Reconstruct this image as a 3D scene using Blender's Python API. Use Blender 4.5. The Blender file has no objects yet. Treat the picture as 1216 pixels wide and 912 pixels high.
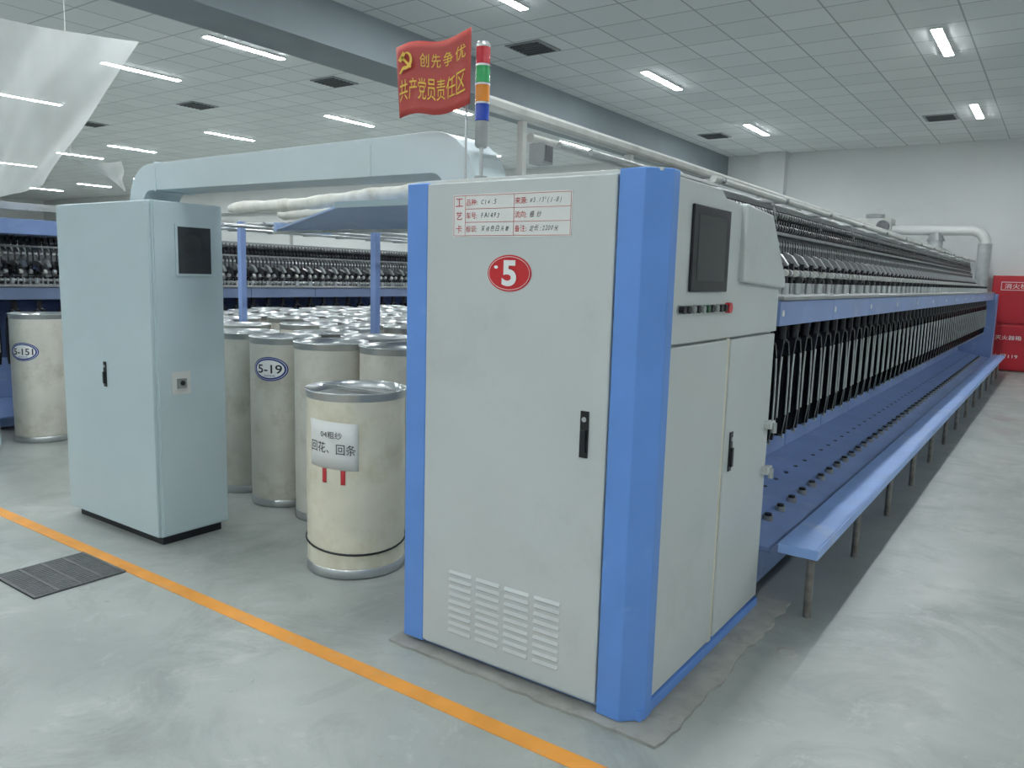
import bpy, bmesh, math, random
from mathutils import Vector, Matrix
random.seed(7)
SC=bpy.context.scene; COL=SC.collection
try:
    SC.view_settings.view_transform='Standard'
except Exception: pass

# ---------------------------------------------------------------- materials
def lin(c):
    c=c/255.0
    return c/12.92 if c<=0.04045 else ((c+0.055)/1.055)**2.4
def rgb(h):
    h=h.lstrip('#'); return (lin(int(h[0:2],16)),lin(int(h[2:4],16)),lin(int(h[4:6],16)),1)
def mat(name,hexc,rough=0.5,metal=0.0,var=0.08,scale=3.0,bump=0.0,dirt=None,dscale=2.0,dlo=0.55,dhi=0.75,emit=None,es=1.0,alpha=None):
    m=bpy.data.materials.new(name); m.use_nodes=True; nt=m.node_tree; N=nt.nodes; L=nt.links
    b=N['Principled BSDF']; b.inputs['Roughness'].default_value=rough; b.inputs['Metallic'].default_value=metal
    tc=N.new('ShaderNodeTexCoord')
    no=N.new('ShaderNodeTexNoise'); no.inputs['Scale'].default_value=scale; no.inputs['Detail'].default_value=4
    L.new(tc.outputs['Object'],no.inputs['Vector'])
    c=rgb(hexc)
    ra=N.new('ShaderNodeValToRGB'); e=ra.color_ramp.elements
    e[0].position=0.3; e[1].position=0.7
    e[0].color=tuple(x*(1-var) for x in c[:3])+(1,); e[1].color=tuple(min(1,x*(1+var)) for x in c[:3])+(1,)
    L.new(no.outputs['Fac'],ra.inputs['Fac'])
    out=ra.outputs['Color']
    if dirt:
        n2=N.new('ShaderNodeTexNoise'); n2.inputs['Scale'].default_value=dscale; n2.inputs['Detail'].default_value=8; n2.inputs['Roughness'].default_value=0.7
        L.new(tc.outputs['Object'],n2.inputs['Vector'])
        r2=N.new('ShaderNodeValToRGB'); r2.color_ramp.elements[0].position=dlo; r2.color_ramp.elements[1].position=dhi
        L.new(n2.outputs['Fac'],r2.inputs['Fac'])
        mx=N.new('ShaderNodeMixRGB'); mx.inputs['Color2'].default_value=rgb(dirt)
        L.new(r2.outputs['Color'],mx.inputs['Fac']); L.new(out,mx.inputs['Color1']); out=mx.outputs['Color']
    L.new(out,b.inputs['Base Color'])
    if bump:
        bp=N.new('ShaderNodeBump'); bp.inputs['Strength'].default_value=bump; bp.inputs['Distance'].default_value=0.01
        L.new(no.outputs['Fac'],bp.inputs['Height']); L.new(bp.outputs['Normal'],b.inputs['Normal'])
    if emit:
        b.inputs['Emission Color'].default_value=rgb(emit); b.inputs['Emission Strength'].default_value=es
    if alpha is not None: b.inputs['Alpha'].default_value=alpha
    return m
M={}
M['panel']=mat('panel_white','#C6CCCC',0.38,var=0.03,scale=2,dirt='#B2B8B7',dscale=1.5,dlo=.55,dhi=.85)
M['panel2']=mat('panel_pale_blue','#BACBD1',0.38,var=0.03,scale=2)
M['blue']=mat('paint_blue','#6595E0',0.35,var=0.05,scale=4,dirt='#88ACE2',dscale=6,dlo=.6,dhi=.85)
M['blue2']=mat('machine_blue','#839CCE',0.42,var=0.08,scale=3,dirt='#9FAFD0',dscale=5)
M['blue3']=mat('machine_blue_dark','#4A5C86',0.5,var=0.1,scale=3)  # darker machine blue, also paints the shade behind the flyers
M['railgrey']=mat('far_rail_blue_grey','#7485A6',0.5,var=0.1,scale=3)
M['bench']=mat('bench_blue','#8EAEE6',0.36,var=0.08,scale=3,dirt='#B0C0DE',dscale=4)
M['canopy']=mat('canopy_blue','#9BB2D8',0.45,var=0.06,scale=3,dirt='#B4C2D8',dscale=4)
M['black']=mat('black_plastic','#17191C',0.35,var=0.1)
M['flyblk']=mat('flyer_gloss_black','#15161A',0.18,var=0.1)
M['darkmet']=mat('dark_metal','#26272D',0.35,metal=0.3,var=0.2,scale=20)
M['steel']=mat('steel','#C4C8CA',0.28,metal=0.85,var=0.06,scale=6)
M['rim']=mat('can_rim_steel','#C2C6C8',0.28,metal=0.8,var=0.06,scale=6)
M['greymet']=mat('grey_metal','#989C9D',0.42,metal=0.35,var=0.15,scale=8)
M['armgrey']=mat('arm_grey','#66696C',0.40,metal=0.35,var=0.25,scale=12)
M['leg']=mat('weathered_leg','#7D7A76',0.6,metal=0.3,var=0.3,scale=20)
M['whitepaint']=mat('white_paint','#CFD2D0',0.5,var=0.04)
M['pipegrey']=mat('pipe_grey_white','#BFC2BE',0.5,var=0.1,scale=6,dirt='#9D9E97',dscale=5)
M['duct']=mat('duct_paint','#C6D3D8',0.35,var=0.03)
M['can']=mat('can_body','#D2D1C8',0.28,var=0.07,scale=5,dirt='#B2AE9C',dscale=4,dlo=.5,dhi=.75)
M['cancream']=mat('can_cream','#E0DCCA',0.28,var=0.07,scale=5,dirt='#C8BF9F',dscale=4,dlo=.5,dhi=.78)
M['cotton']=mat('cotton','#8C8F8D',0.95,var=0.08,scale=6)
M['cloth']=mat('cloth_white','#D8D8D0',0.9,var=0.1,scale=12,bump=0.3,dirt='#B4B0A2',dscale=4)
M['yellow']=mat('line_yellow','#E0983C',0.55,var=0.1,scale=6,dirt='#C6A47A',dscale=7,dlo=.57,dhi=.75)
M['red']=mat('sign_red','#CC2029',0.45,var=0.03)
M['flagred']=mat('flag_red','#B2413C',0.5,var=0.10,dirt='#BE625A',dscale=6)
M['gold']=mat('flag_gold','#E2BC48',0.5,var=0.03)
M['white']=mat('sign_white','#EDEFEF',0.5,var=0.02)
M['paper']=mat('paper','#E6E8E6',0.7,var=0.02)
M['redink']=mat('red_ink','#C03038',0.6,var=0.02)
M['ink']=mat('black_ink','#2A2E38',0.6,var=0.02)
M['blueink']=mat('blue_ink','#24408C',0.5,var=0.02)
M['lred']=mat('lens_red','#B81E30',0.2,var=0.02,emit='#B81E30',es=0.05)
M['lgreen']=mat('lens_green','#1F9A54',0.2,var=0.02,emit='#22A35A',es=0.05)
M['dgreen']=mat('button_green','#1F5A3C',0.3,var=0.02)
M['lorange']=mat('lens_orange','#CC7E26',0.2,var=0.02,emit='#D98A2C',es=0.05)
M['lblue']=mat('lens_blue','#2044AC',0.2,var=0.02)
M['screen']=mat('screen_glass','#23282D',0.12,var=0.05)
M['grate']=mat('grate_iron','#6B6E6F',0.6,metal=0.3,var=0.15,scale=15)
M['pit']=mat('pit_dark','#44484B',0.9)
M['firered']=mat('fire_red','#B82430',0.35,var=0.04)
M['beam']=mat('beam_grey','#8A9599',0.6,var=0.04)
M['glass']=mat('window_glass','#3E4346',0.15,var=0.2,scale=8)
M['fan']=mat('fan_dark','#2B2E30',0.5,var=0.1)
M['ventdark']=mat('vent_dark','#4A4E50',0.6,var=0.1)
M['mortar']=mat('mortar','#9A9B96',0.9,var=0.12,scale=10,dirt='#807E77',dscale=9,bump=0.8)
M['tube']=mat('lamp_tube','#FFFFFF',0.4,var=0,emit='#F5FAFC',es=152)
M['plastic']=mat('plastic_sheet','#D6DAD9',0.6,var=0.08,scale=2,alpha=0.72)
M['wall']=mat('wall_paint','#D9DCDB',0.8,var=0.03,scale=1,dirt='#CDD1CE',dscale=0.7)
M['corr']=mat('corrugated','#B5B9BA',0.35,metal=0.6,var=0.1,scale=12)

def floor_mat():
    m=bpy.data.materials.new('floor_concrete'); m.use_nodes=True; nt=m.node_tree; N=nt.nodes; L=nt.links
    b=N['Principled BSDF']; tc=N.new('ShaderNodeTexCoord')
    def noise(s,d,r=0.6,dist=0):
        n=N.new('ShaderNodeTexNoise'); n.inputs['Scale'].default_value=s; n.inputs['Detail'].default_value=d; n.inputs['Roughness'].default_value=r; n.inputs['Distortion'].default_value=dist
        L.new(tc.outputs['Object'],n.inputs['Vector']); return n
    def ramp(n,p0,c0,p1,c1):
        r=N.new('ShaderNodeValToRGB'); e=r.color_ramp.elements; e[0].position=p0;e[0].color=c0;e[1].position=p1;e[1].color=c1
        L.new(n.outputs['Fac'],r.inputs['Fac']); return r
    def layer(prev,maskout,amt,col):
        mf=N.new('ShaderNodeMath'); mf.operation='MULTIPLY'; mf.inputs[1].default_value=amt; L.new(maskout,mf.inputs[0])
        mx=N.new('ShaderNodeMixRGB'); mx.inputs['Color2'].default_value=rgb(col)
        L.new(mf.outputs[0],mx.inputs['Fac']); L.new(prev,mx.inputs['Color1']); return mx.outputs['Color']
    B0=(0,0,0,1); W1=(1,1,1,1)
    out=ramp(noise(0.8,8,0.65,0.4),0.32,rgb('#949A97'),0.68,rgb('#ABB1AD')).outputs['Color']
    out=layer(out,ramp(noise(1.6,10,0.72,0.9),0.48,B0,0.64,W1).outputs['Color'],.65,'#828884')
    out=layer(out,ramp(noise(3.2,10,0.8,0.6),0.56,B0,0.68,W1).outputs['Color'],.6,'#BABFBB')
    out=layer(out,ramp(noise(11,6,0.8,1.5),0.62,B0,0.72,W1).outputs['Color'],.6,'#747A76')
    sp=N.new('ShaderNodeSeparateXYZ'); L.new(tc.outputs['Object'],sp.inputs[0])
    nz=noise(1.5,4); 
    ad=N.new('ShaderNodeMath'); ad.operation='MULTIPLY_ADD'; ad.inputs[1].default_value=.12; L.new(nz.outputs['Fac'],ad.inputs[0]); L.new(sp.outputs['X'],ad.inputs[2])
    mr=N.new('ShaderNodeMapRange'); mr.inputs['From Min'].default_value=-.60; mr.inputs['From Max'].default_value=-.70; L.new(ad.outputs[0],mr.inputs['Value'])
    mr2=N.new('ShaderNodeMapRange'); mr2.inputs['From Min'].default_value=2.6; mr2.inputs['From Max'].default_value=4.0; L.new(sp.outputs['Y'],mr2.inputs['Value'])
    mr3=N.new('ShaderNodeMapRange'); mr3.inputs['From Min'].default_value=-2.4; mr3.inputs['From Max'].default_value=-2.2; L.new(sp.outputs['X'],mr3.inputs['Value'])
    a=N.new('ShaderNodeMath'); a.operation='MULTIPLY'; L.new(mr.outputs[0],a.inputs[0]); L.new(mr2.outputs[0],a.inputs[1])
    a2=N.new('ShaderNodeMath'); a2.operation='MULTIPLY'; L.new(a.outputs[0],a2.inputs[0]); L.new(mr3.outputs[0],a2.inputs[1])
    out=layer(out,a2.outputs[0],.7,'#7A807E')  # darker strip along the bench: floor dirt plus bench shadow painted in
    L.new(out,b.inputs['Base Color'])
    rr=ramp(noise(1.7,5),0.3,(.28,.28,.28,1),0.7,(.5,.5,.5,1)); L.new(rr.outputs['Color'],b.inputs['Roughness'])
    return m
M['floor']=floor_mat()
def ceil_mat():
    m=bpy.data.materials.new('ceiling_tiles'); m.use_nodes=True; nt=m.node_tree; N=nt.nodes; L=nt.links
    b=N['Principled BSDF']; b.inputs['Roughness'].default_value=0.8
    tc=N.new('ShaderNodeTexCoord')
    br=N.new('ShaderNodeTexBrick'); br.offset=0; br.squash=1
    br.inputs['Scale'].default_value=1; br.inputs['Brick Width'].default_value=0.6; br.inputs['Row Height'].default_value=0.6
    br.inputs['Mortar Size'].default_value=0.010; br.inputs['Mortar Smooth'].default_value=0.1
    br.inputs['Color1'].default_value=rgb('#E5E9E8'); br.inputs['Color2'].default_value=rgb('#DBE0DF'); br.inputs['Mortar'].default_value=rgb('#AAB0B1')
    L.new(tc.outputs['Object'],br.inputs['Vector']); L.new(br.outputs['Color'],b.inputs['Base Color'])
    return m
M['ceil']=ceil_mat()

# ---------------------------------------------------------------- mesh builder
class MB:
    def __init__(s): s.v=[]; s.f=[]; s.m=[]; s.s=[]; s.mats=[]
    def mi(s,k):
        if k not in s.mats: s.mats.append(k)
        return s.mats.index(k)
    def add(s,vs,fs,k,smooth=False):
        o=len(s.v); s.v+= [tuple(x) for x in vs]; i=s.mi(k)
        for f in fs: s.f.append(tuple(a+o for a in f)); s.m.append(i); s.s.append(smooth)
        return s
    def merge(s,other,off):
        o=len(s.v); s.v+=[tuple(Vector(v)+Vector(off)) for v in other.v]
        for f,mi_,sm in zip(other.f,other.m,other.s):
            s.f.append(tuple(a+o for a in f)); s.m.append(s.mi(other.mats[mi_])); s.s.append(sm)
        return s
    def box(s,x0,x1,y0,y1,z0,z1,k):
        v=[(x0,y0,z0),(x1,y0,z0),(x1,y1,z0),(x0,y1,z0),(x0,y0,z1),(x1,y0,z1),(x1,y1,z1),(x0,y1,z1)]
        return s.add(v,[(0,3,2,1),(4,5,6,7),(0,1,5,4),(1,2,6,5),(2,3,7,6),(3,0,4,7)],k)
    def cyl(s,a,b,r,k,r2=None,n=16,caps=True):
        a=Vector(a); b=Vector(b); d=(b-a).normalized(); r2=r if r2 is None else r2
        u=d.orthogonal().normalized(); w=d.cross(u); vs=[]
        for c,rr in ((a,r),(b,r2)):
            for i in range(n):
                t=2*math.pi*i/n; vs.append(c+u*math.cos(t)*rr+w*math.sin(t)*rr)
        s.add(vs,[(i,(i+1)%n,n+(i+1)%n,n+i) for i in range(n)],k,True)
        if caps: s.add(vs[:n],[tuple(range(n))[::-1]],k); s.add(vs[n:],[tuple(range(n))],k)
        return s
    def prism(s,poly,ax,a,b,k):
        n=len(poly); vs=[]
        for t in (a,b):
            for p in poly:
                q=list(p); q.insert(ax,t); vs.append(q)
        fs=[tuple(range(n))[::-1],tuple(range(n,2*n))]+[(i,(i+1)%n,n+(i+1)%n,n+i) for i in range(n)]
        return s.add(vs,fs,k)
    def lathe(s,prof,c,k,n=32):
        vs=[];fs=[]
        for r,z in prof:
            for i in range(n):
                t=2*math.pi*i/n; vs.append((c[0]+r*math.cos(t),c[1]+r*math.sin(t),c[2]+z))
        for j in range(len(prof)-1):
            for i in range(n):
                fs.append((j*n+i,j*n+(i+1)%n,(j+1)*n+(i+1)%n,(j+1)*n+i))
        return s.add(vs,fs,k,True)
    def sweep(s,path,sec,k,smooth=True,up=(0,0,1),caps=True):
        path=[Vector(p) for p in path]; vs=[]; n=None
        for i,p in enumerate(path):
            d=(path[min(i+1,len(path)-1)]-path[max(i-1,0)]).normalized()
            U=Vector(up)
            if abs(d.dot(U))>0.98: U=Vector((0,1,0)) if abs(d.y)<.9 else Vector((1,0,0))
            side=d.cross(U).normalized(); upv=side.cross(d)
            sc=sec(i) if callable(sec) else sec; n=len(sc)
            for a,b in sc: vs.append(p+side*a+upv*b)
        fs=[]
        for j in range(len(path)-1):
            for i in range(n): fs.append((j*n+i,j*n+(i+1)%n,(j+1)*n+(i+1)%n,(j+1)*n+i))
        s.add(vs,fs,k,smooth)
        if caps: s.add(vs[:n],[tuple(range(n))],k); s.add(vs[-n:],[tuple(range(n))],k)
        return s
    def tube(s,path,r,k,n=10,up=(0,0,1)):
        return s.sweep(path,[(r*math.cos(2*math.pi*i/n),r*math.sin(2*math.pi*i/n)) for i in range(n)],k,True,up)
    def grid(s,fn,nu,nv,k,smooth=True):
        vs=[fn(i/nu,j/nv) for j in range(nv+1) for i in range(nu+1)]
        fs=[(j*(nu+1)+i,j*(nu+1)+i+1,(j+1)*(nu+1)+i+1,(j+1)*(nu+1)+i) for j in range(nv) for i in range(nu)]
        return s.add(vs,fs,k,smooth)
ORG={}
def root(name,o,label,cat,group=None,kind=None):
    e=bpy.data.objects.new(name,None); e.empty_display_size=0.1; e.location=o; COL.objects.link(e)
    e['label']=label; e['category']=cat
    if group: e['group']=group
    if kind: e['kind']=kind
    ORG[e]=Vector(o); return e
def obj(mb,name,parent=None,o=None,label=None,cat=None,kind=None,group=None,bevel=0,recalc=True,solid=0):
    if o is None: o=ORG[parent] if parent else Vector((0,0,0))
    o=Vector(o); me=bpy.data.meshes.new(name)
    me.from_pydata([tuple(Vector(v)-o) for v in mb.v],[],mb.f)
    for k in mb.mats: me.materials.append(M[k])
    for p,i,sm in zip(me.polygons,mb.m,mb.s): p.material_index=i; p.use_smooth=sm
    if recalc:
        bm=bmesh.new(); bm.from_mesh(me)
        bmesh.ops.recalc_face_normals(bm,faces=bm.faces); bm.to_mesh(me); bm.free()
    ob=bpy.data.objects.new(name,me); COL.objects.link(ob)
    if parent: ob.parent=parent; ob.location=o-ORG[parent]
    else: ob.location=o
    ORG[ob]=o
    if label: ob['label']=label
    if cat: ob['category']=cat
    if kind: ob['kind']=kind
    if group: ob['group']=group
    if bevel:
        b=ob.modifiers.new('bevel','BEVEL'); b.width=bevel; b.segments=2; b.limit_method='ANGLE'; b.angle_limit=math.radians(40)
    if solid:
        b=ob.modifiers.new('solid','SOLIDIFY'); b.thickness=solid; b.offset=0
    return ob
def dup(src,loc,parent=None):
    n=src.copy(); COL.objects.link(n); n.location=loc
    if parent: n.parent=parent
    for c in list(src.children):
        dup(c,c.location.copy(),n)
    return n
def glyphs(body,shear=0,bold=0):
    cu=bpy.data.curves.new('t','FONT'); cu.body=body; cu.size=1; cu.align_x='CENTER'; cu.shear=shear; cu.offset=bold
    t=bpy.data.objects.new('t',cu); COL.objects.link(t)
    bpy.context.view_layer.update()
    me=bpy.data.meshes.new_from_object(t.evaluated_get(bpy.context.evaluated_depsgraph_get()))
    bpy.data.objects.remove(t); bpy.data.curves.remove(cu)
    return me
def text(body,o,right,up,h,k,parent,width=None,warp=None,name='lettering',shear=0,bold=0):
    me=glyphs(body,shear,bold)
    if not me.vertices: return None
    xs=[v.co.x for v in me.vertices]; ys=[v.co.y for v in me.vertices]
    cx=(min(xs)+max(xs))/2; cy=(min(ys)+max(ys))/2; w=max(xs)-min(xs); hh=max(ys)-min(ys)
    sy=h/hh; sx=width/w if width else sy
    right=Vector(right);up=Vector(up);o=Vector(o); nrm=right.cross(up)
    po=ORG[parent]
    for v in me.vertices:
        a=(v.co.x-cx)*sx; b=(v.co.y-cy)*sy
        p=o+right*a+up*b+nrm*0.0012
        if warp: p=warp(p)
        v.co=p-po
    me.materials.clear(); me.materials.append(M[k]) 
    for p in me.polygons: p.material_index=0
    ob=bpy.data.objects.new(name,me); COL.objects.link(ob); ob.parent=parent; ORG[ob]=po
    return ob
def handwriting(body,x0,y,z,h,adv,k,parent,rnd):
    mb=MB(); x=x0
    for ch in body:
        if ch==' ': x+=adv*.5; continue
        cjk=ord(ch)>0x2000
        me=glyphs(ch,shear=.3)
        if me.vertices:
            s=h*(1.15 if cjk else 1.25)*rnd.uniform(.85,1.15); a=rnd.uniform(-.18,.18); c_,s_=math.cos(a),math.sin(a)
            xs=[v.co.x for v in me.vertices]; mx_=(min(xs)+max(xs))/2
            dz=rnd.uniform(-.0015,.0015); w=adv*(1.25 if cjk else .72)
            vs=[]
            for v in me.vertices:
                u=(v.co.x-mx_)*s*.82; q=(v.co.y-.35)*s
                vs.append((x+w/2+u*c_-q*s_, y, z+dz+u*s_+q*c_))
            mb.add(vs,[tuple(p.vertices) for p in me.polygons],k)
            x+=w
        bpy.data.meshes.remove(me)
    return obj(mb,'handwriting',parent,recalc=False)
def ellipse(mb,o,right,up,a,b,k,n=40,off=0.0,inner=None):
    o=Vector(o);right=Vector(right);up=Vector(up);nr=right.cross(up)
    ring=[o+right*a*math.cos(2*math.pi*i/n)+up*b*math.sin(2*math.pi*i/n)+nr*off for i in range(n)]
    if inner:
        r2=[o+right*inner[0]*math.cos(2*math.pi*i/n)+up*inner[1]*math.sin(2*math.pi*i/n)+nr*off for i in range(n)]
        mb.add(ring+r2,[(i,(i+1)%n,n+(i+1)%n,n+i) for i in range(n)],k)
    else: mb.add(ring,[tuple(range(n))],k)
FX=(1,0,0); FZ=(0,0,1)

# ---------------------------------------------------------------- room
XL,XR,YB,YF,HC=-40,7,-8,18.4,4.5
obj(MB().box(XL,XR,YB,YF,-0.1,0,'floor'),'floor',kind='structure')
obj(MB().box(XL,XR,YB,YF,HC,HC+0.1,'ceil'),'ceiling',kind='structure')
obj(MB().box(XL,XR,YF,YF+0.2,0,HC,'wall'),'wall_back',kind='structure')
obj(MB().box(XL,XR,YB-0.2,YB,0,HC,'wall'),'wall_front',kind='structure')
obj(MB().box(XL-0.2,XL,YB,YF,0,HC,'wall'),'wall_left',kind='structure')
obj(MB().box(XR,XR+0.2,YB,YF,0,HC,'wall'),'wall_right',kind='structure')
obj(MB().box(-7.5,-6.82,YB,YF,4.02,HC,'beam'),'trim_1',kind='structure')
obj(MB().box(-6.0,-5.42,YF-0.25,YF,0,HC,'wall').box(-6.0,-5.42,YF-0.27,YF,3.5,3.53,'beam'),'trim_2',kind='structure')
obj(MB().box(XL,-7.5,YF-0.3,YF,3.6,HC,'wall'),'trim_3',kind='structure')
obj(MB().box(-14,6.5,2.075,2.15,0,0.003,'yellow'),'floor_line',label='worn orange-yellow aisle line painted on the concrete floor',cat='floor marking')
rn=random.Random(11); mb=MB(); pts=[]
def jag(a,b,n,amp):
    for i in range(n):
        t=i/n; x=a[0]+(b[0]-a[0])*t; y=a[1]+(b[1]-a[1])*t
        nx,ny=(b[1]-a[1]),-(b[0]-a[0]); L_=math.hypot(nx,ny); k_=rn.uniform(-amp,amp)
        pts.append((x+nx/L_*k_,y+ny/L_*k_))
jag((-2.27,2.36),(-1.0,2.34),26,.008); jag((-.985,2.34),(-.975,3.88),28,.014); jag((-.975,3.88),(-2.27,3.86),10,.008); jag((-2.27,3.86),(-2.27,2.36),10,.006)
mb.prism(pts,2,0.0,0.011,'mortar')
obj(mb,'mortar_bed',label='rough cement bed poured around the machine cabinet base',cat='cement bed')

# ceiling lights
L0=root('ceiling_light',(-1.5,10.9,HC),'recessed fluorescent strip light in tiled ceiling','ceiling light','ceiling strip lights')
obj(MB().box(-1.56,-1.44,10.28,11.52,HC-0.02,HC+0.001,'whitepaint'),'housing',L0)
obj(MB().box(-1.55,-1.45,10.3,11.5,HC-0.0245,HC-0.021,'tube'),'lamp_tube',L0)
for x in (-1.5,-5.15,-9.2,-11.7,-15.5,-19.5,-22.1,-26,-29.8,-33.5,3.5):
    for y in (-5.8,-1.6,2.6,6.8,11.0,15.3):
        if (x,y)==(-1.5,11.0): continue
        if x<-12 and y<2: continue
        if x<-20 and y<7: continue
        dup(L0,(x,y,HC))
# vents
V0=root('ceiling_vent',(-5.9,8.7,HC),'square dark-slatted air diffuser in tiled ceiling','air vent','ceiling air vents')
obj(MB().box(-6.16,-5.64,8.44,8.96,HC-0.015,HC+0.001,'greymet'),'frame',V0)
mb=MB()
for i in range(6): mb.box(-6.11,-5.69,8.48+i*0.077,8.52+i*0.077,HC-0.03,HC-0.016,'ventdark')
obj(mb,'louver',V0)
for x,y in ((-9.6,8.7),(-13.2,8.7),(-6.1,15.6),(-2.06,15.6),(-17,8.7),(-9.6,15.6),(-20.6,8.7)): dup(V0,(x,y,HC))

# ---------------------------------------------------------------- main control cabinet
C=root('control_cabinet',(-1.65,3.1,0),'off-white machine end cabinet with bright blue pillars, number 5','machine cabinet')
side=[(2.50,0.05),(3.74,0.05),(3.74,1.62),(3.50,1.89),(2.98,1.925),(2.93,1.955),(2.50,1.955)]
obj(MB().prism(side,0,-2.19,-1.125,'panel'),'body',C,bevel=0.004)
obj(MB().box(-2.22,-1.10,2.44,3.75,0.012,0.055,'blue'),'base_plinth',C,bevel=0.004)
obj(MB().box(-2.225,-2.115,2.405,2.56,0.03,1.955,'blue'),'corner_pillar',C,bevel=0.006)
obj(MB().prism([(-1.262,2.40),(-1.165,2.395),(-1.095,2.465),(-1.095,2.52),(-1.262,2.52)],2,0.012,1.965,'blue'),'corner_pillar',C,bevel=0.004)
D=obj(MB().box(-2.110,-1.268,2.398,2.42,0.045,1.95,'panel'),'door',C,bevel=0.005)
obj(MB().box(-2.11,-1.26,2.42,2.5,0.03,1.955,'panel'),'door_frame',C)
def handle(cx,cy,cz,ax,parent,h=0.17,w=0.034):
    mb=MB()
    if ax=='f':
        mb.box(cx-w/2,cx+w/2,cy-0.006,cy,cz-h/2,cz+h/2,'black'); mb.box(cx-w/2+.006,cx+w/2-.006,cy-0.016,cy-0.006,cz-h/2+.02,cz+h*0.1,'darkmet')
        mb.cyl((cx,cy-0.009,cz+h*0.32),(cx,cy-0.005,cz+h*0.32),0.009,'steel')
    else:
        mb.box(cx,cx+0.006,cy-w/2,cy+w/2,cz-h/2,cz+h/2,'black'); mb.box(cx+.006,cx+.016,cy-w/2+.006,cy+w/2-.006,cz-h/2+.02,cz+h*0.1,'darkmet')
        mb.cyl((cx+.005,cy,cz+h*0.32),(cx+.009,cy,cz+h*0.32),0.009,'steel')
    return obj(mb,'handle',parent,bevel=0.002)
handle(-1.355,2.398,1.045,'f',D)
mb=MB()
for c in range(4):
    x0=-1.965+c*0.140
    for r_ in range(9):
        z=0.125+r_*0.0315
        mb.prism([(2.398,z+0.014),(2.391,z+0.002),(2.392,z-0.001),(2.398,z)],0,x0,x0+0.115,'panel')
        mb.box(x0+.004,x0+.111,2.3972,2.3985,z-0.005,z-0.001,'greymet')
obj(mb,'vent_louver',D)
X0,X1,Z0,Z1=-1.975,-1.44,1.742,1.902
obj(MB().box(X0,X1,2.3955,2.398,Z0,Z1,'paper'),'process_card',D)
mb=MB(); yy=2.3948
def ln(x0,x1,z0,z1): mb.box(x0,x1,yy,yy+0.0006,z0,z1,'redink')
cols=[X0+.004,X0+.06,(X0+X1)/2+.02,X1-.004]; rows=[Z0+.005,Z0+.055,Z0+.105,Z1-.005]
for x in cols: ln(x-.0008,x+.0008,rows[0],rows[-1])
for z in (rows[0],rows[-1]): ln(cols[0],cols[-1],z-.0008,z+.0008)
for z in rows[1:3]: ln(cols[1],cols[-1],z-.0008,z+.0008)
obj(mb,'card_lines',D)
for i,ch in enumerate('工艺卡'): text(ch,(X0+.031,2.3945,Z1-.03-i*.05),FX,FZ,.030,'redink',D)
data=[('品种:','C14.5','来源:','#3.13°(1-8)'),('车号:','FA1493','流向:','细 纱'),('标识:','深绿色白头管','备注:','定长:2200米')]
rh=random.Random(3)
for i,(a,b,c,d) in enumerate(data):
    z=Z1-.030-i*.05
    text(a,(cols[1]+.032,2.3945,z),FX,FZ,.024,'redink',D,width=.052)
    handwriting(b,cols[1]+.075,2.3942,z,.019,.0205 if i<2 else .0182,'ink',D,rh)
    text(c,(cols[2]+.032,2.3945,z),FX,FZ,.024,'redink',D,width=.052)
    handwriting(d,cols[2]+.070,2.3942,z,.019,.0172,'ink',D,rh)
mb=MB(); o=(-1.702,2.397,1.608)
ellipse(mb,o,FX,FZ,.100,.068,'red',off=.001); ellipse(mb,o,FX,FZ,.0935,.0620,'white',off=.003,inner=(.0918,.0602))
ellipse(mb,(o[0]-.060,o[1],o[2]+.022),FX,FZ,.009,.006,'white',n=12,off=.003)
obj(mb,'number_plate',D,recalc=False)
text('5',(-1.700,2.393,1.608),FX,FZ,.096,'white',D,width=.066,bold=.035)
# side doors
xs=-1.125
up=[(2.525,1.375),(3.735,1.375),(3.735,1.62),(3.497,1.885),(2.975,1.918),(2.928,1.945),(2.525,1.945)]
obj(MB().prism(up,0,xs,-1.10,'panel'),'control_panel',C,bevel=0.004)
obj(MB().prism([(3.16,1.60),(3.742,1.575),(3.742,1.62),(3.50,1.893),(3.16,1.912)],0,-1.13,-1.075,'panel'),'side_housing',C,bevel=0.010)
D1=obj(MB().box(xs,-1.10,2.525,3.10,0.075,1.365,'panel'),'side_door',C,bevel=0.005)
D2=obj(MB().box(xs,-1.10,3.135,3.72,0.075,1.365,'panel'),'side_door',C,bevel=0.005)
obj(MB().box(xs,-1.108,3.10,3.135,0.06,1.37,'cancream'),'door_seal',C)
handle(-1.10,3.20,0.885,'s',D2,h=0.17)
for z in (0.93,0.71):
    mb=MB(); mb.box(-1.10,-1.07,3.66,3.735,z-.014,z+.020,'whitepaint'); mb.cyl((-1.065,3.70,z-.035),(-1.065,3.70,z+.014),.012,'steel')
    obj(mb,'latch',D2,bevel=0.002)
S=obj(MB().box(-1.10,-1.088,2.645,3.01,1.56,1.868,'darkmet'),'touch_screen',C,bevel=0.004)
obj(MB().box(-1.088,-1.0868,2.69,2.965,1.60,1.835,'screen'),'screen_glass',S)
for i,k in enumerate(('black','black','greymet','black','greymet','dgreen','black','greymet','black','black','lred')):
    y=2.575+i*.0455; r_=.014 if k!='lred' else .021
    mb=MB(); mb.cyl((-1.10,y,1.497),(-1.094,y,1.497),.017,'steel'); mb.cyl((-1.094,y,1.497),(-1.074,y,1.497),r_,k)
    obj(mb,'push_button',C)
obj(MB().box(-2.2,-1.12,2.43,2.93,1.955,1.966,'whitepaint'),'top_cover',C,bevel=.002)

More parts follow.
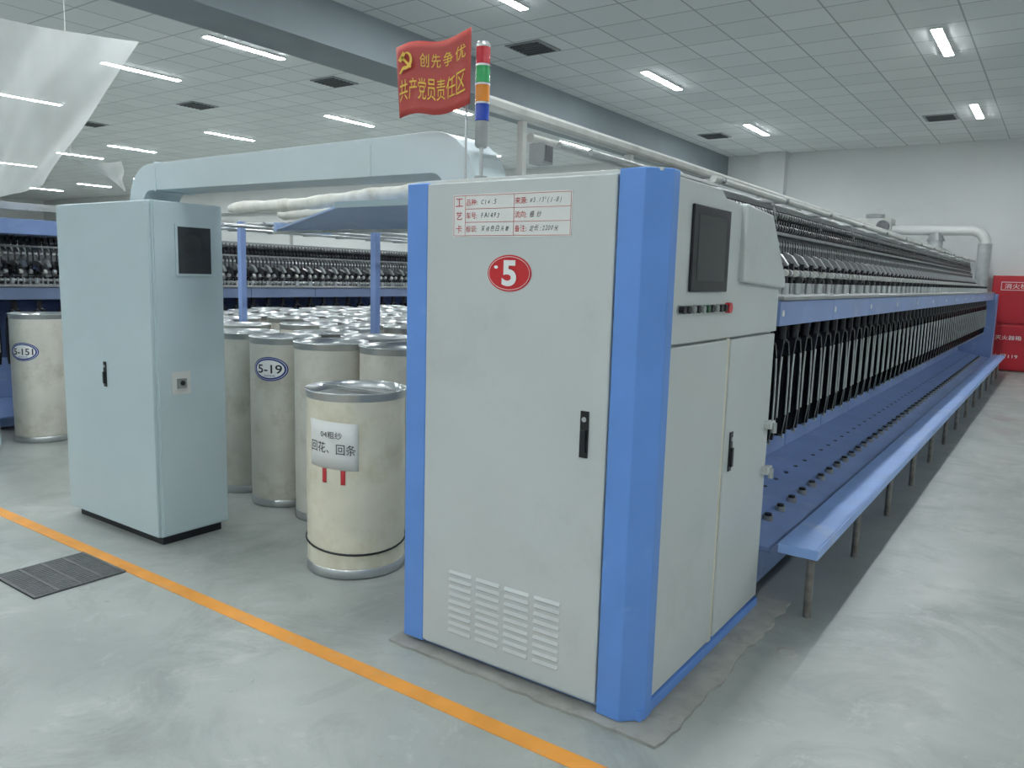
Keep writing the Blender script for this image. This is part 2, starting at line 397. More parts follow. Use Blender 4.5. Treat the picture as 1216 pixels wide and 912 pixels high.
# signal tower
tx,ty=-1.925,2.50
T=root('signal_tower',(tx,ty,1.966),'stack light with red, green, orange and blue lenses','signal light')
mb=MB().cyl((tx,ty,1.966),(tx,ty,1.982),.026,'greymet').cyl((tx,ty,1.982),(tx,ty,2.09),.008,'steel')
obj(mb,'pole',T)
mb=MB().cyl((tx,ty,2.09),(tx,ty,2.10),.018,'greymet',r2=.027).cyl((tx,ty,2.10),(tx,ty,2.19),.027,'greymet')
obj(mb,'base',T)
z=2.19
for k in ('lblue','lorange','lgreen','lred'):
    mb=MB()
    prof=[(0.0,0)]
    for i in range(6): prof+=[(.0285,i*.011+.001),(.027,i*.011+.006)]
    prof+=[(.0285,.064),(0,.065)]
    mb.lathe(prof,(tx,ty,z),k); obj(mb,'lens',T); z+=.070
    obj(MB().cyl((tx,ty,z-.006),(tx,ty,z+.001),.0295,'steel'),'ring',T)
obj(MB().cyl((tx,ty,z+.001),(tx,ty,z+.014),.028,'steel',r2=.022),'cap',T)

# flag
FL=root('flag_sign',(-2.12,2.46,1.966),'wavy red metal flag sign with yellow emblem and characters','flag sign')
fy=2.46; fx0,fx1=-2.345,-1.955; fz0,fz1=2.235,2.515
def wave(u,v):
    x=fx0+(fx1-fx0)*u; s=math.sin(u*2*math.pi*1.05+0.3)*0.016
    z=fz0+(fz1-fz0)*v + s*(1 if v>.5 else .9) - (0.01 - 0.02*u)
    x+= (0.022*(1-v) if u<.5 else 0)*(1-2*u if u<.5 else 0)
    return Vector((x,fy+0.005*math.sin(u*6.5),z))
def fwarp(p):
    u=(p.x-fx0)/(fx1-fx0); v=(p.z-fz0)/(fz1-fz0); q=wave(u,v)
    s=math.sin(u*2*math.pi*1.05+0.3)*0.016
    q.z=fz0+(fz1-fz0)*v+s-(0.01-0.02*u); q.x=p.x+.008*(1-u)*(1-v); q.y=fy-0.009; return q
mb=MB(); mb.grid(wave,30,10,'flagred'); obj(mb,'flag',FL,solid=.002)
obj(MB().cyl((-1.985,2.478,1.96),(-1.985,2.478,2.48),.005,'steel'),'flag_pole',FL)
cxs=(-2.345-1.955)/2
for i,ch in enumerate('创先争优'): text(ch,(cxs+.058+(i-1.5)*.062,fy,2.44),FX,FZ,.052,'gold',FL,width=.050,warp=fwarp)
for i,ch in enumerate('共产党员责任区'): text(ch,(cxs+.003+(i-3)*.0505,fy,2.33),FX,FZ,.082,'gold',FL,width=.045,warp=fwarp)
mb=MB(); ex,ez=-2.285,2.442
def arcpoly(cx,cz,r0,r1,a0,a1,n=20):
    o=[];i_=[]
    for i in range(n+1):
        t=a0+(a1-a0)*i/n; o.append((cx+r1*math.cos(t),cz+r1*math.sin(t)))
        rr=r1-(r1-r0)*math.sin(math.pi*(0.12+0.88*i/n)*0.6)
        i_.append((cx+rr*math.cos(t),cz+rr*math.sin(t)))
    return o,i_
o_,i_=arcpoly(ex,ez,.020,.034,math.radians(120),math.radians(-120))
vs=[fwarp(Vector((a,fy,b))) for a,b in o_+i_]; n=len(o_)
mb.add(vs,[(i,i+1,n+i+1,n+i) for i in range(n-1)],'gold')
def q4(pts): mb.add([fwarp(Vector((a,fy,b)))+Vector((0,-.0006,0)) for a,b in pts],[(0,1,2,3)],'gold')
def rot(cx,cz,w,h,a):
    c,s=math.cos(a),math.sin(a); return [(cx+x*c-z*s,cz+x*s+z*c) for x,z in ((-w,-h),(w,-h),(w,h),(-w,h))]
q4(rot(ex-.022,ez-.032,.006,.014,math.radians(-45)))
q4(rot(ex+.002,ez-.004,.005,.036,math.radians(45)))
q4(rot(ex-.021,ez+.020,.018,.010,math.radians(45)))
obj(mb,'emblem',FL,recalc=False)

# ---------------------------------------------------------------- left cabinet
B=root('electrical_cabinet',(-4.6,2.6,0),'tall pale blue-grey electrical cabinet with small side window','electrical cabinet')
obj(MB().box(-5.06,-4.12,2.42,2.80,0.0,0.05,'darkmet'),'plinth',B)
obj(MB().box(-5.12,-4.10,2.40,2.84,0.05,1.955,'panel2'),'body',B,bevel=.004)
BD=obj(MB().box(-5.115,-4.105,2.382,2.40,0.055,1.95,'panel2'),'door',B,bevel=.004)
handle(-4.61,2.382,0.955,'f',BD,h=.15,w=.03)
BS=obj(MB().box(-4.10,-4.09,2.41,2.83,0.06,1.95,'panel2'),'side_panel',B,bevel=.003)
W=obj(MB().box(-4.09,-4.082,2.53,2.765,1.545,1.835,'panel2'),'window_frame',B,bevel=.002)
obj(MB().box(-4.082,-4.080,2.545,2.75,1.56,1.82,'glass').cyl((-4.08,2.63,1.72),(-4.079,2.63,1.72),.06,'fan'),'window_glass',W)
SWP=obj(MB().box(-4.09,-4.085,2.485,2.60,0.875,1.005,'whitepaint'),'switch_plate',B)
obj(MB().box(-4.085,-4.075,2.515,2.57,0.91,0.965,'greymet').cyl((-4.075,2.543,.94),(-4.07,2.543,.94),.014,'black'),'switch',SWP)

# air duct between the cabinets
mb=MB()
yd=2.70; hy=.115; hz=.075; zc=2.108; R=.15
path=[(-4.56,yd,1.957),(-4.56,yd,zc-R)]
for i in range(1,9):
    t=math.radians(i*90/8); path.append((-4.56+R-R*math.cos(t),yd,zc-R+R*math.sin(t)))
path.append((-2.26,yd,zc))
R2=.16
for i in range(1,9):
    t=math.radians(i*90/8); path.append((-2.26+R2*math.sin(t),yd,zc-R2+R2*math.cos(t)))
path[-1]=(-2.10,yd,1.968)
vs=[]; P=[Vector(p) for p in path]
for i,p in enumerate(P):
    d=(P[min(i+1,len(P)-1)]-P[max(i-1,0)]).normalized(); nn=Vector((-d.z,0,d.x))
    if i==len(P)-1: nn=Vector((1,0,0))
    if i==0: nn=Vector((-1,0,0))
    h_=hz*(1.15 if p.x>-2.5 else 1)
    for a,b in ((-hy,-h_),(hy,-h_),(hy,h_),(-hy,h_)): vs.append(p+Vector((0,a,0))+nn*b)
fs=[(j*4+i,j*4+(i+1)%4,(j+1)*4+(i+1)%4,(j+1)*4+i) for j in range(len(P)-1) for i in range(4)]
fs+=[(0,1,2,3),tuple(len(vs)-4+i for i in range(4))]
AD=root('air_duct',(-3.4,yd,1.96),'pale blue sheet-metal duct arching between the two cabinets','air duct')
mb.add(vs,fs,'duct'); obj(mb,'duct_body',AD,bevel=.004)
for x in (-4.35,-2.62): obj(MB().box(x-.008,x+.008,yd-hy-.008,yd+hy+.008,zc-hz-.008,zc+hz+.008,'duct'),'flange',AD,bevel=.002)

# ---------------------------------------------------------------- roving frame
def flyer_mesh():
    mb=MB()
    mb.cyl((0,0,1.29),(0,0,1.40),.024,'darkmet',n=10); mb.cyl((0,0,1.54),(0,0,1.60),.018,'steel',n=10); mb.cyl((0,0,1.60),(0,0,1.635),.013,'black',n=8)
    for s in (-1,1):
        pth=[(0,0,1.31),(0,s*.03,1.29),(0,s*.060,1.22),(0,s*.072,1.12),(0,s*.075,.90),(0,s*.068,.78)]
        w=.032 if s>0 else .024
        sec=lambda i,w=w: [(-.009,-w*(.6 if i in (0,5) else 1)),(.009,-w*(.6 if i in (0,5) else 1)),(.009,w*(.6 if i in (0,5) else 1)),(-.009,w*(.6 if i in (0,5) else 1))]
        mb.sweep(pth,sec,'flyblk' if s>0 else 'darkmet',False,up=(1,0,0.01))
        pth2=[(x+w*1.0,y-.010*s,z) for x,y,z in pth[2:5]]
        mb.tube(pth2,.0065,'steel',n=6,up=(0,1,0))
    mb.tube([(0,.068,.785),(.03,.05,.785),(.04,.0,.785)],.006,'steel',n=6)
    return mb
def arm_mesh():
    mb=MB()
    mb.prism([(0.02,1.62),(0.0,1.66),(-.05,1.73),(-.22,1.80),(-.30,1.79),(-.30,1.74),(-.20,1.72),(-.10,1.66),(-.06,1.62)],1,-.030,.030,'armgrey')
    mb.prism([(-.02,1.74),(.03,1.70),(.045,1.71),(.0,1.77),(-.16,1.845),(-.20,1.835)],1,-.020,.020,'steel')
    for x,z,r in ((0.0,1.615,.026),(-.07,1.62,.024),(-.14,1.64,.022),(-.21,1.66,.024)):
        mb.cyl((x,-.085,z),(x,-.03,z),r,'black',n=10); mb.cyl((x,.03,z),(x,.085,z),r,'black',n=10); mb.cyl((x,-.09,z),(x,.09,z),.008,'steel',n=6)
    mb.cyl((.04,-.06,1.66),(.04,-.03,1.66),.022,'pipegrey',n=8); mb.cyl((.04,.03,1.66),(.04,.06,1.66),.022,'steel',n=8)
    for y in (-.08,-.03,.03,.08): mb.cyl((.06,y,1.537),(.06,y,1.60),.010,'steel',n=6)
    for y in (-.055,.055): mb.box(-.02,.03,y-.012,y+.012,1.66,1.72,'darkmet')
    return mb
def guide_mesh():
    mb=MB()
    mb.box(-.02,.02,-.112,.112,1.895,1.915,'greymet')
    for y in (-.088,-.03,.03,.088):
        mb.cyl((0,y-.020,1.940),(0,y+.020,1.940),.024,'darkmet',n=8)
        mb.prism([(-.01,1.90),(.05,1.86),(.055,1.765),(.02,1.765),(.0,1.86)],1,y-.016,y+.016,'armgrey')
        mb.cyl((.04,y-.015,1.835),(.04,y+.015,1.835),.016,'steel',n=8)
    mb.box(-.05,-.02,-.112,.112,2.05,2.075,'greymet')
    mb.box(-.06,-.05,-.112,.112,1.96,2.00,'darkmet')
    for y in (-.085,-.03,.03,.085):
        mb.box(-.045,-.03,y-.006,y+.006,1.91,2.05,'darkmet')
        mb.cyl((-.02,y-.02,2.02),(-.02,y+.02,2.02),.022,'armgrey',n=8)
        mb.box(-.03,.01,y-.015,y+.015,1.955,1.985,'darkmet')
    return mb
def cup_mesh():
    m=MB(); m.cyl((0,0,.30),(0,0,.350),.028,'greymet',n=10); m.cyl((0,0,.350),(0,0,.362),.020,'black',n=8); return m
def build_frame(dx,y0,y1,pf,rows,label,near,dz=0):
    ro=root('roving_frame',(-1.65+dx,(y0+y1)/2,0),label,'textile machine')
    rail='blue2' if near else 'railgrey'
    obj(MB().box(-2.15+dx,-1.18+dx,y0,y1,0.03,0.28+dz,'blue2').box(-2.15+dx,-1.62+dx,y0,y1,0.28+dz,1.38+dz,'blue3'),'base_frame',ro)
    kids=[]
    kids.append(obj(MB().prism([(-1.62+dx,.28),(-1.06+dx,.28),(-1.06+dx,.30),(-1.62+dx,.40)],1,y0,y1,'blue2'),'spindle_rail',ro,bevel=.003))
    n=int((y1-y0)/1.0)
    mb=MB()
    for i in range(n):
        a=y0+i*(y1-y0)/n; b=a+(y1-y0)/n
        mb.box(-1.62+dx,-1.60+dx,a+.008,b-.008,.40,.80,'blue2')
        mb.box(-1.62+dx,-1.605+dx,a,b,.80,1.36,'blue3')  # upper half in darker blue: shadow behind the flyers put into the colour
    kids.append(obj(mb,'lower_panel',ro,bevel=.003))
    mb=MB()
    for i in range(n):
        a=y0+i*(y1-y0)/n; b=a+(y1-y0)/n
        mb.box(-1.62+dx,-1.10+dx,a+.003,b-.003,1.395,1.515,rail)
        if near: mb.box(-1.10+dx,-1.096+dx,a+.03,a+.06,1.44,1.47,'white')
    kids.append(obj(mb,'flyer_rail',ro,bevel=.006))
    kids.append(obj(MB().box(-1.64+dx,-1.085+dx,y0,y1,1.517,1.537,'greymet'),'rail_cover',ro,bevel=.004))
    kids.append(obj(MB().box(-2.1+dx,-1.62+dx,y0,y1,1.38,1.60,'greymet').prism([(-2.05+dx,1.6),(-1.62+dx,1.6),(-1.80+dx,1.80),(-1.98+dx,1.86),(-2.05+dx,1.86)],1,y0,y1,'darkmet'),'drafting_bed',ro))
    for x,z,r in ((-1.42,1.575,.018),(-1.50,1.58,.016),(-1.58,1.60,.016),(-1.75,1.905,.014),(-1.95,2.02,.018)):
        kids.append(obj(MB().cyl((x+dx,y0,z),(x+dx,y1,z),r,'steel',n=10),'roller_shaft',ro))
    def rep(mbf,name,xoff,ys,limit=10**6):
        first=None; rest=MB(); src=mbf()
        for i,y in enumerate(ys):
            o=Vector((xoff+dx,y,0))
            if i>=limit: rest.merge(src,o); continue
            if first is None:
                m=MB().merge(src,o)
                first=obj(m,name,ro,o=o); kids.append(first)
            else:
                c=first.copy(); COL.objects.link(c); c.location=o-ORG[ro]; kids.append(c)
        return rest
    restf,restc=MB(),MB()
    for k,xo in enumerate(rows):
        nn=int((y1-y0-.3)/pf)
        ys=[y0+.17+k*pf/2+i*pf for i in range(nn)]
        restf.merge(rep(flyer_mesh,'flyer',xo,ys,100//len(rows)),(0,0,0))
        if near: restc.merge(rep(cup_mesh,'spindle_cup',xo,ys,100//len(rows)),(0,0,0))
    if restf.v: kids.append(obj(restf,'flyer_row',ro,kind='stuff'))
    if restc.v: kids.append(obj(restc,'spindle_cup_row',ro,kind='stuff'))
    na=int((y1-y0-.2)/.225)
    rep(arm_mesh,'drafting_arm',-1.42,[y0+.14+i*.225 for i in range(na)])
    rep(guide_mesh,'sliver_guide',-1.52,[y0+.14+i*.225 for i in range(na)])
    for k in kids: k.location.z+=dz
    return ro
FR=build_frame(0,3.78,17.3,.225,(-1.20,-1.40),'long blue roving frame with rows of dark flyers and drafting arms',True)
F4=build_frame(-7.0,3.0,12.0,.225,(-1.20,),'neighbouring blue roving frame with dark drafting arms behind the cans',False,dz=-.15)
obj(MB().box(-8.75,-8.05,3.02,3.9,1.86,2.0,'blue2').box(-8.7,-8.66,3.05,3.09,1.38,1.86,'blue2').box(-8.7,-8.66,3.8,3.84,1.38,1.86,'blue2'),'header_panel',F4,bevel=.004)
obj(MB().box(-8.75,-8.68,3.0,12.0,2.12,2.19,'pipegrey').box(-8.74,-8.70,3.1,3.14,1.38,2.12,'pipegrey').box(-8.74,-8.70,7.1,7.14,1.38,2.12,'pipegrey').box(-8.74,-8.70,11.1,11.14,1.38,2.12,'pipegrey'),'top_rail',F4,bevel=.004)
# overhead rail, carried by the frame
OR=obj(MB().box(-2.028,-1.972,2.60,17.3,2.265,2.321,'pipegrey'),'overhead_rail',FR,o=(-2.0,10,2.3),bevel=.016)
obj(MB().cyl((-2.0,2.95,2.205),(-2.0,17.3,2.205),.020,'pipegrey',n=10),'conduit',OR)
obj(MB().cyl((-1.88,3.0,2.17),(-1.88,17.3,2.17),.014,'greymet',n=8),'conduit',OR)
obj(MB().box(-2.015,-1.985,2.87,2.90,1.967,2.262,'pipegrey'),'rail_post',OR)
first=None; y=3.9
while y<17.3:
    if first is None:
        mb=MB(); mb.box(-2.02,-1.98,y-.018,y+.018,1.86,2.26,'pipegrey').cyl((-2.0,y,2.10),(-1.45,y,2.10),.014,'greymet',n=8).cyl((-1.55,y,2.10),(-1.52,y,1.93),.012,'greymet',n=8)
        mb.box(-2.05,-1.86,y-.02,y+.02,2.15,2.19,'greymet')
        first=obj(mb,'support_bracket',OR,o=(-2,y,2.1))
    else:
        c=first.copy(); COL.objects.link(c); c.location=Vector((-2,y,2.1))-ORG[OR]
    y+=1.1
obj(MB().cyl((-1.48,3.8,2.10),(-1.48,17.3,2.10),.018,'pipegrey',n=8),'cross_rod',OR)
obj(MB().cyl((-1.72,3.0,2.13),(-1.72,17.3,2.13),.014,'greymet',n=8),'cross_rod',OR)
obj(MB().box(-2.04,-1.96,3.00,3.08,2.10,2.19,'greymet').box(-1.96,-1.955,3.01,3.07,2.11,2.18,'armgrey'),'junction_box',OR,bevel=.006)
def bundle(name,p0,p1,r,label,seed,nz=40,sagk=.025):
    rnd=random.Random(seed); ph=[rnd.random()*6 for _ in range(4)]
    path=[]; N=nz; p0=Vector(p0);p1=Vector(p1)
    for i in range(N+1):
        t=i/N; p=p0.lerp(p1,t); p.z+=.006*math.sin(t*11+ph[0])-sagk*math.sin(math.pi*t); p.y+=.006*math.sin(t*15+ph[1]); path.append(p)
    def sec(i):
        k=r*(1+.10*math.sin(i*.9+ph[2])+.06*math.sin(i*2.3+ph[3])) * (0.6 if i in (0,N) else 1)
        return [(k*.7*math.cos(2*math.pi*j/12)*(1+.10*math.sin(3*j+i*.7)),k*1.15*math.sin(2*math.pi*j/12)) for j in range(12)]
    mb=MB().sweep(path,sec,'cloth'); return obj(mb,name,None,o=(p0+p1)/2,label=label,cat='cloth bundle')
# bench
BN=root('bench',(-0.9,10.5,0),'long low light-blue steel bench on thin legs beside the machine','bench')
obj(MB().box(-1.005,-0.825,3.70,17.3,.352,.368,'bench').box(-0.835,-0.82,3.70,17.3,.320,.368,'bench').box(-1.005,-0.82,3.695,3.708,.320,.368,'bench'),'bench_top',BN,bevel=.003)
y=3.79; first=None
while y<17.3:
    if first is None:
        first=obj(MB().cyl((-.87,y,.003),(-.87,y,.352),.019,'leg',n=10),'leg',BN,o=(-.87,y,0))
    else:
        c=first.copy(); COL.objects.link(c); c.location=Vector((-.87,y,0))-ORG[BN]
    y+=1.045

# ---------------------------------------------------------------- creel with posts and canopy
CR=root('creel',(-4.5,6,0),'blue-post creel frame with steel rails above the cans','creel frame')
for i,y in enumerate((4.2,6.9,9.6)):
    for x in (-5.79,-4.2,-2.7):
        if i==0 and x==-2.7: continue
        obj(MB().box(x-.025,x+.025,y-.025,y+.025,0,1.99,'blue2').box(x-.05,x+.05,y-.05,y+.05,0,.012,'blue2'),'post',CR,o=(x,y,0))
for x in (-5.9,-5.4,-4.9,-4.4,-3.9,-3.4,-2.9): obj(MB().cyl((x,3.75,1.93),(x,10,1.93),.014,'steel',n=8),'guide_rail',CR)
for y in (4.2,4.65,5.1,5.55,6.0,6.45,6.9,7.35,7.8,8.7,9.6): obj(MB().cyl((-6.6,y,1.96),(-2.4,y,1.96),.018,'greymet',n=8),'cross_rail',CR)
mb=MB(); vs=[(-3.30,3.02,1.945),(-2.26,3.02,1.955),(-2.26,3.7,1.872),(-4.70,3.7,1.875)]; v2=[(x,y,z+.012) for x,y,z in vs]
mb.add(vs+v2,[(0,1,2,3),(4,5,6,7),(0,1,5,4),(1,2,6,5),(2,3,7,6),(3,0,4,7)],'canopy')
obj(mb,'canopy_plate',CR)
obj(MB().box(-3.31,-2.26,3.00,3.02,1.94,1.972,'panel2').box(-4.72,-2.26,3.69,3.715,1.852,1.872,'pipegrey').box(-4.70,-4.67,3.68,4.2,1.87,1.93,'canopy').box(-2.4,-2.36,3.68,4.2,1.87,1.93,'canopy'),'canopy_edge',CR)
bundle('cloth_bundle',(-4.95,3.50,2.015),(-2.30,3.12,2.045),.034,'rolled white dust cloth lying along the creel edge',1,sagk=.008)
bundle('cloth_bundle',(-5.1,4.05,2.03),(-2.5,4.0,2.07),.04,'rolled grey-white dust cloth on the creel top rail',2,sagk=.012)
bundle('cloth_bundle',(-1.86,3.3,2.05),(-1.52,3.55,2.07),.04,'white cloth wrapped around a pipe above the cabinet',3,nz=14,sagk=0)

# ---------------------------------------------------------------- cans
def make_can(c,r,h,bodyk,label,rolled=False):
    ro=root('sliver_can',(c[0],c[1],0),label,'fiber can','sliver cans beside the roving frame')
    mb=MB(); prof=[(r*.97,.03)]
    nz=26
    for i in range(nz+1):
        t=i/nz; rr=r*(0.985+0.008*math.sin(t*3.1)+0.003*(i%2)); prof.append((rr,.03+t*(h-.07)))
    mb.lathe(prof,(c[0],c[1],0),bodyk)
    obj(mb,'body',ro)
    mb=MB(); mb.lathe([(r*.96,.0),(r*1.0,.004),(r*1.005,.05),(r*.985,.055)],(c[0],c[1],0),'rim',n=32)
    mb.lathe([(0,.006),(r*.96,.0)],(c[0],c[1],0),'greymet',n=32)
    obj(mb,'base_rim',ro)
    mb=MB(); mb.lathe([(r*.985,h-.045),(r*1.005,h-.040),(r*1.005,h-.012),(r*1.03,h-.006),(r*1.02,h),(r*.985,h-.002),(r*.975,h-.05)],(c[0],c[1],0),'rim',n=40)
    obj(mb,'top_rim',ro)
    mb=MB()
    if rolled: mb.lathe([(r*.97,h-.07),(r*.955,h-.045),(r*.80,h-.035),(r*.4,h-.03),(0.001,h-.03)],(c[0],c[1],0),'cotton',n=32)
    else: mb.lathe([(r*.975,h-.12),(r*.97,h-.10),(r*.80,h-.095),(r*.4,h-.09),(0.001,h-.09)],(c[0],c[1],0),'cotton',n=32)
    obj(mb,'sliver',ro)
    return ro
def can_label(ro,c,r,z,ang,a,b,ink,txt):
    d=Vector((math.cos(ang),math.sin(ang),0)); rt=Vector((-math.sin(ang),math.cos(ang),0))
    o=Vector((c[0],c[1],z))+d*(r*1.002)
    def warp(p):
        q=p-Vector((c[0],c[1],0)); s=q.dot(rt); off=q.dot(d)-r*1.002; th=ang+s/r
        rr=r*1.004+off
        return Vector((c[0]+rr*math.cos(th),c[1]+rr*math.sin(th),p.z))
    mb=MB()
    def disc(aa,bb,k,off,ia=0,ib=0):
        rings=6; n=40; vs=[];fs=[]
        for j in range(rings+1):
            f=j/rings
            for i in range(n):
                t=2*math.pi*i/n; A=ia+(aa-ia)*f; Bq=ib+(bb-ib)*f
                vs.append(warp(o+rt*A*math.cos(t)+Vector((0,0,1))*Bq*math.sin(t)+d*off))
        for j in range(rings):
            for i in range(n): fs.append((j*n+i,j*n+(i+1)%n,(j+1)*n+(i+1)%n,(j+1)*n+i))
        mb.add(vs,fs,k)
    disc(a,b,ink,.001); disc(a*.80,b*.74,'white',.002)
    disc(a*.93,b*.90,'white',.0025,a*.90,b*.87)
    obj(mb,'oval_label',ro)
    text(txt,o+d*.002,rt,FZ,b*.72,'ink',ro,width=a*1.35,warp=warp,bold=.015)
    text('纺织专用',o+d*.003-Vector((0,0,b*.56)),rt,FZ,b*.17,ink,ro,width=a*.6,warp=warp)
def face(c): return math.atan2(-c[1],-c[0])
r0,h0=.235,1.15
c19=(-4.345,3.485); k=make_can(c19,r0,h0,'can','cream fiber can with steel rims and blue oval 5-19 label'); can_label(k,c19,r0,.945,face(c19)-.45,.125,.080,'blueink','5-19')
c151=(-7.55,3.32); k=make_can(c151,r0,h0,'can','cream fiber can with steel rims and blue oval 5-151 label'); can_label(k,c151,r0,.82,face(c151)-.60,.13,.08,'blueink','5-151')
cB=(-3.85,3.455)
base=make_can(cB,r0,h0,'can','plain cream fiber can with steel rims standing among others')
placed=[c19,c151,cB,(-3.07,2.91)]
posts=[(x,y) for x in (-5.79,-4.2,-2.7) for y in (4.2,6.9,9.6)]
cand=[(-3.37,3.565),(-4.84,3.53)]
y=3.97; j=0
while y<8.6:
    x=-2.95-(.25 if j%2 else 0)
    while x>-7.6:
        q=x/y
        if -1.62<q<-.86: cand.append((x+random.uniform(-.005,.005),y+random.uniform(-.005,.005)))
        x-=.51
    y+=.475; j+=1
for c in cand:
    if any(math.hypot(c[0]-p[0],c[1]-p[1])<.486 for p in placed): continue
    if any(math.hypot(c[0]-p[0],c[1]-p[1])<.30 for p in posts): continue
    placed.append(c); n=dup(base,(c[0],c[1],0)); n.rotation_euler=(0,0,random.random()*6)
# big front can
cw=(-3.07,2.93); rw=.265; hw=.985
k=make_can(cw,rw,hw,'cancream','cream fiber can with paper label and dark strap around base',rolled=True)
mb=MB(); n=40; vs=[];fs=[]
for i in range(n):
    t=2*math.pi*i/n; zz=.165+.03*math.cos(t-2.6); c_,s_=math.cos(t),math.sin(t)
    for rr,dz_ in ((rw*1.0,-.006),(rw*1.0+.007,0),(rw*1.0,.006)): vs.append((cw[0]+rr*c_,cw[1]+rr*s_,zz+dz_))
for i in range(n):
    j_=(i+1)%n; fs+=[(i*3,j_*3,j_*3+1,i*3+1),(i*3+1,j_*3+1,j_*3+2,i*3+2)]
mb.add(vs,fs,'black',True); obj(mb,'strap',k)
obj(MB().box(cw[0]-rw*.95,cw[0]+rw*.95,cw[1]-.012,cw[1]+.012,hw-.016,hw-.008,'steel'),'lid_bar',k)
ang=face(cw)-.50; d=Vector((math.cos(ang),math.sin(ang),0)); rt=Vector((-math.sin(ang),math.cos(ang),0))
def wwarp(p):
    q=p-Vector((cw[0],cw[1],0)); s=q.dot(rt); off=q.dot(d)-rw*1.002; th=ang+s/rw; rr=rw*1.006+off
    return Vector((cw[0]+rr*math.cos(th),cw[1]+rr*math.sin(th),p.z-(s)*.06))
o=Vector((cw[0],cw[1],.715))+d*rw*1.002
mb=MB(); mb.grid(lambda u,v: wwarp(o+rt*(u-.5)*.285+Vector((0,0,(v-.5)*.245))),10,3,'paper')
obj(mb,'paper_label',k,recalc=False,solid=.001)
text('04粗纱',o+d*.002+Vector((0,0,.055)),rt,FZ,.036,'ink',k,width=.12,warp=wwarp)
text('回花、回条',o+d*.002+Vector((0,0,-.015)),rt,FZ,.055,'ink',k,width=.26,warp=wwarp)
for s0 in (-.04,.065):
    mb=MB(); mb.grid(lambda u,v: wwarp(o+rt*(s0+(u-.5)*.024)+Vector((0,0,-.125-v*.075))),3,3,'redink')
    obj(mb,'tape_strip',k,recalc=False,solid=.001)

# neighbouring cabinet edge
NB=root('electrical_cabinet',(-7.8,2.6,0),'pale blue-grey cabinet of the neighbouring machine','electrical cabinet')
obj(MB().box(-8.35,-7.28,2.4,2.85,.05,1.955,'panel2').box(-8.3,-7.33,2.43,2.82,0,.05,'darkmet'),'body',NB,bevel=.004)
obj(MB().box(-8.34,-7.29,2.385,2.4,.06,1.95,'panel2'),'door',NB,bevel=.003)

# grate
GR=root('floor_grate',(-4.11,1.845,0),'square dark iron grate set in the concrete floor','floor grate')
obj(MB().box(-4.33,-3.89,1.62,2.07,0.001,0.004,'pit'),'pit',GR)
mb=MB()
for i in range(22): mb.box(-4.33+i*.0203,-4.33+i*.0203+.012,1.62,2.07,.004,.010,'grate')
for i in range(5): mb.box(-4.33,-3.89,1.62+i*.109,1.62+i*.109+.014,.004,.011,'grate')
obj(mb,'grate_bars',GR)
mb=MB(); mb.lathe([(.030,.001),(.042,.005),(.046,.000)],(-.84,3.35,0),'mortar',n=24)
obj(mb,'floor_ring',label='small worn round metal ring set in the floor',cat='floor ring')

# fire cabinets
for z0,z1,lab,txt in ((.93,1.86,'red wall fire hydrant cabinet with white characters','消火栓'),(.02,.92,'red fire extinguisher box with white characters','灭火器箱')):
    fc=root('fire_cabinet',(-.85,18.1,z0),lab,'fire cabinet')
    obj(MB().box(-1.2,-.45,18.1,18.395,z0,z1,'firered'),'body',fc,bevel=.005)
    dd=obj(MB().box(-1.17,-.48,18.085,18.1,z0+.03,z1-.03,'firered'),'door',fc,bevel=.004)
    obj(MB().box(-1.15,-1.12,18.07,18.085,(z0+z1)/2-.06,(z0+z1)/2+.06,'steel'),'handle',dd)
    if z0>.5:
        obj(MB().box(-1.05,-.55,18.08,18.085,1.58,1.74,'white').box(-1.04,-.56,18.078,18.08,1.59,1.73,'firered'),'sign_plate',dd)
        text(txt,(-.80,18.076,1.66),FX,FZ,.10,'white',dd,width=.38)
    else:
        text(txt,(-.84,18.083,.66),FX,FZ,.085,'white',dd,width=.44)
        text('火警119',(-.86,18.083,.30),FX,FZ,.085,'white',dd,width=.42)

# exhaust ducts at far end
ED=root('exhaust_duct',(-2.3,17.6,2.6),'white overhead exhaust pipe with corrugated drop at machine end','exhaust pipe')
mb=MB(); pth=[(-3.2,17.6,2.72),(-1.62,17.6,2.70)]
for i in range(1,7):
    t=math.radians(i*15); pth.append((-1.62+.26*math.sin(t),17.6,2.70-.26+.26*math.cos(t)))
mb.tube(pth,.095,'whitepaint',n=14,up=(0,1,0)); obj(mb,'pipe',ED)
mb=MB(); prof=[]
for i in range(25): prof+=[(.11,1.51+i*.038),(.125,1.529+i*.038)]
mb.lathe(prof,(-1.36,17.6,0),'corr',n=20); obj(mb,'corrugated_hose',ED)
obj(MB().box(-3.65,-3.0,17.4,17.85,2.62,2.95,'pipegrey').box(-3.75,-2.9,17.35,17.9,2.58,2.64,'greymet').cyl((-3.35,17.6,2.95),(-3.35,17.6,3.04),.18,'greymet').cyl((-3.15,17.4,2.78),(-3.15,17.3,2.78),.12,'armgrey'),'blower_box',ED,bevel=.02)
mb=MB().cyl((-2.2,17.55,2.5),(-2.2,17.55,2.66),.17,'greymet',r2=.08).cyl((-2.2,17.55,1.71),(-2.2,17.55,2.5),.13,'corr').cyl((-2.2,17.55,2.35),(-1.85,17.55,2.15),.09,'corr').box(-2.5,-2.3,17.4,17.7,2.2,2.45,'greymet')
obj(mb,'suction_head',ED)
obj(MB().box(-1.5,-1.05,17.32,17.75,0.0,1.5,'blue2').box(-2.35,-1.5,17.32,17.8,0,1.7,'blue2'),'machine_end_housing',label='blue end housing closing the far end of roving frame',cat='machine housing',bevel=.005)

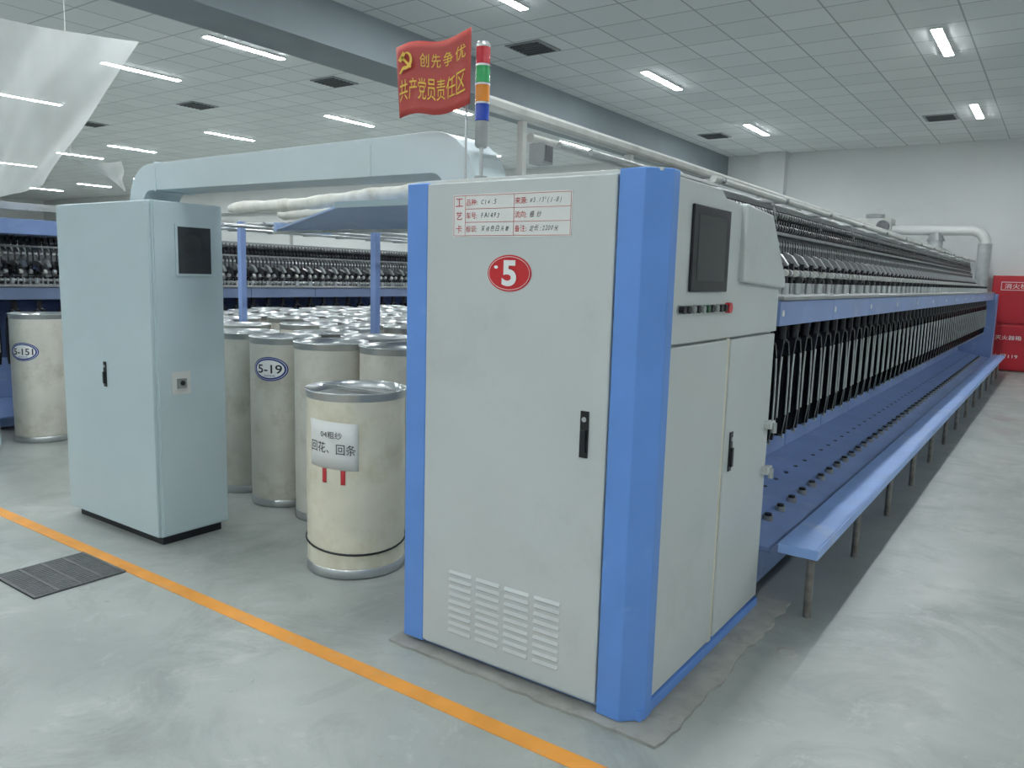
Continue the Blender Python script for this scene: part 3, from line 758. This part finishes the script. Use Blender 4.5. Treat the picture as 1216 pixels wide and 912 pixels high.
# plastic sheets
def sheet(name,corners,label,seed,sag=.08,amp=1.0,cords=()):
    a,b,c,d=[Vector(q) for q in corners]; rnd=random.Random(seed); p1,p2=rnd.random()*6,rnd.random()*6
    def fn(u,v):
        p=a.lerp(b,u).lerp(d.lerp(c,u),v)
        p.z-=sag*math.sin(math.pi*u)*(1-v*.5); p.y+=amp*(.022*math.sin(u*13+p1+v*2)+.010*math.sin(v*9+p2+u*7)+.004*math.sin(u*37+v*11))
        p.x+=.02*amp*math.sin(v*11+p1); return p
    ro=root(name,a,label,'plastic sheet')
    obj(MB().grid(fn,48,30,'plastic'),'sheet',ro)
    for u in cords:
        q=fn(u,0); obj(MB().cyl(q,(q.x,q.y,HC),.0025,'whitepaint',n=6),'hanging_cord',ro)
sheet('plastic_sheet',[(-8.6,3.1,3.92),(-5.22,3.0,3.07),(-6.60,3.0,2.20),(-8.6,3.1,2.10)],'translucent white plastic dust sheet hanging above neighbouring machine',3,.04,.8,(0,))
sheet('plastic_sheet',[(-6.55,3.2,2.42),(-5.80,3.2,2.36),(-5.80,3.2,2.14),(-6.1,3.3,2.24)],'small drooping piece of white plastic sheeting over the creel',5,.02,.4,(0,))

# ---------------------------------------------------------------- world + camera
w=bpy.data.worlds.new('world'); SC.world=w; w.use_nodes=True
w.node_tree.nodes['Background'].inputs[0].default_value=(.8,.9,1,1); w.node_tree.nodes['Background'].inputs[1].default_value=.3
f=928; yaw=math.radians(34.96); p=math.radians(7.9); rho=math.radians(1.58)
fh=Vector((-math.sin(yaw),math.cos(yaw),0)); r=Vector((math.cos(yaw),math.sin(yaw),0))
F=fh*math.cos(p)-Vector((0,0,1))*math.sin(p); U=r.cross(F)
Rc=r*math.cos(rho)+U*math.sin(rho); Uc=-r*math.sin(rho)+U*math.cos(rho)
cd=bpy.data.cameras.new('camera'); cam=bpy.data.objects.new('camera',cd); COL.objects.link(cam); SC.camera=cam
cd.sensor_width=36; cd.lens=36*f/1216; cd.clip_end=200
MX=Matrix((Rc,Uc,-F)).transposed().to_4x4(); MX.translation=(0,0,1.6); cam.matrix_world=MX
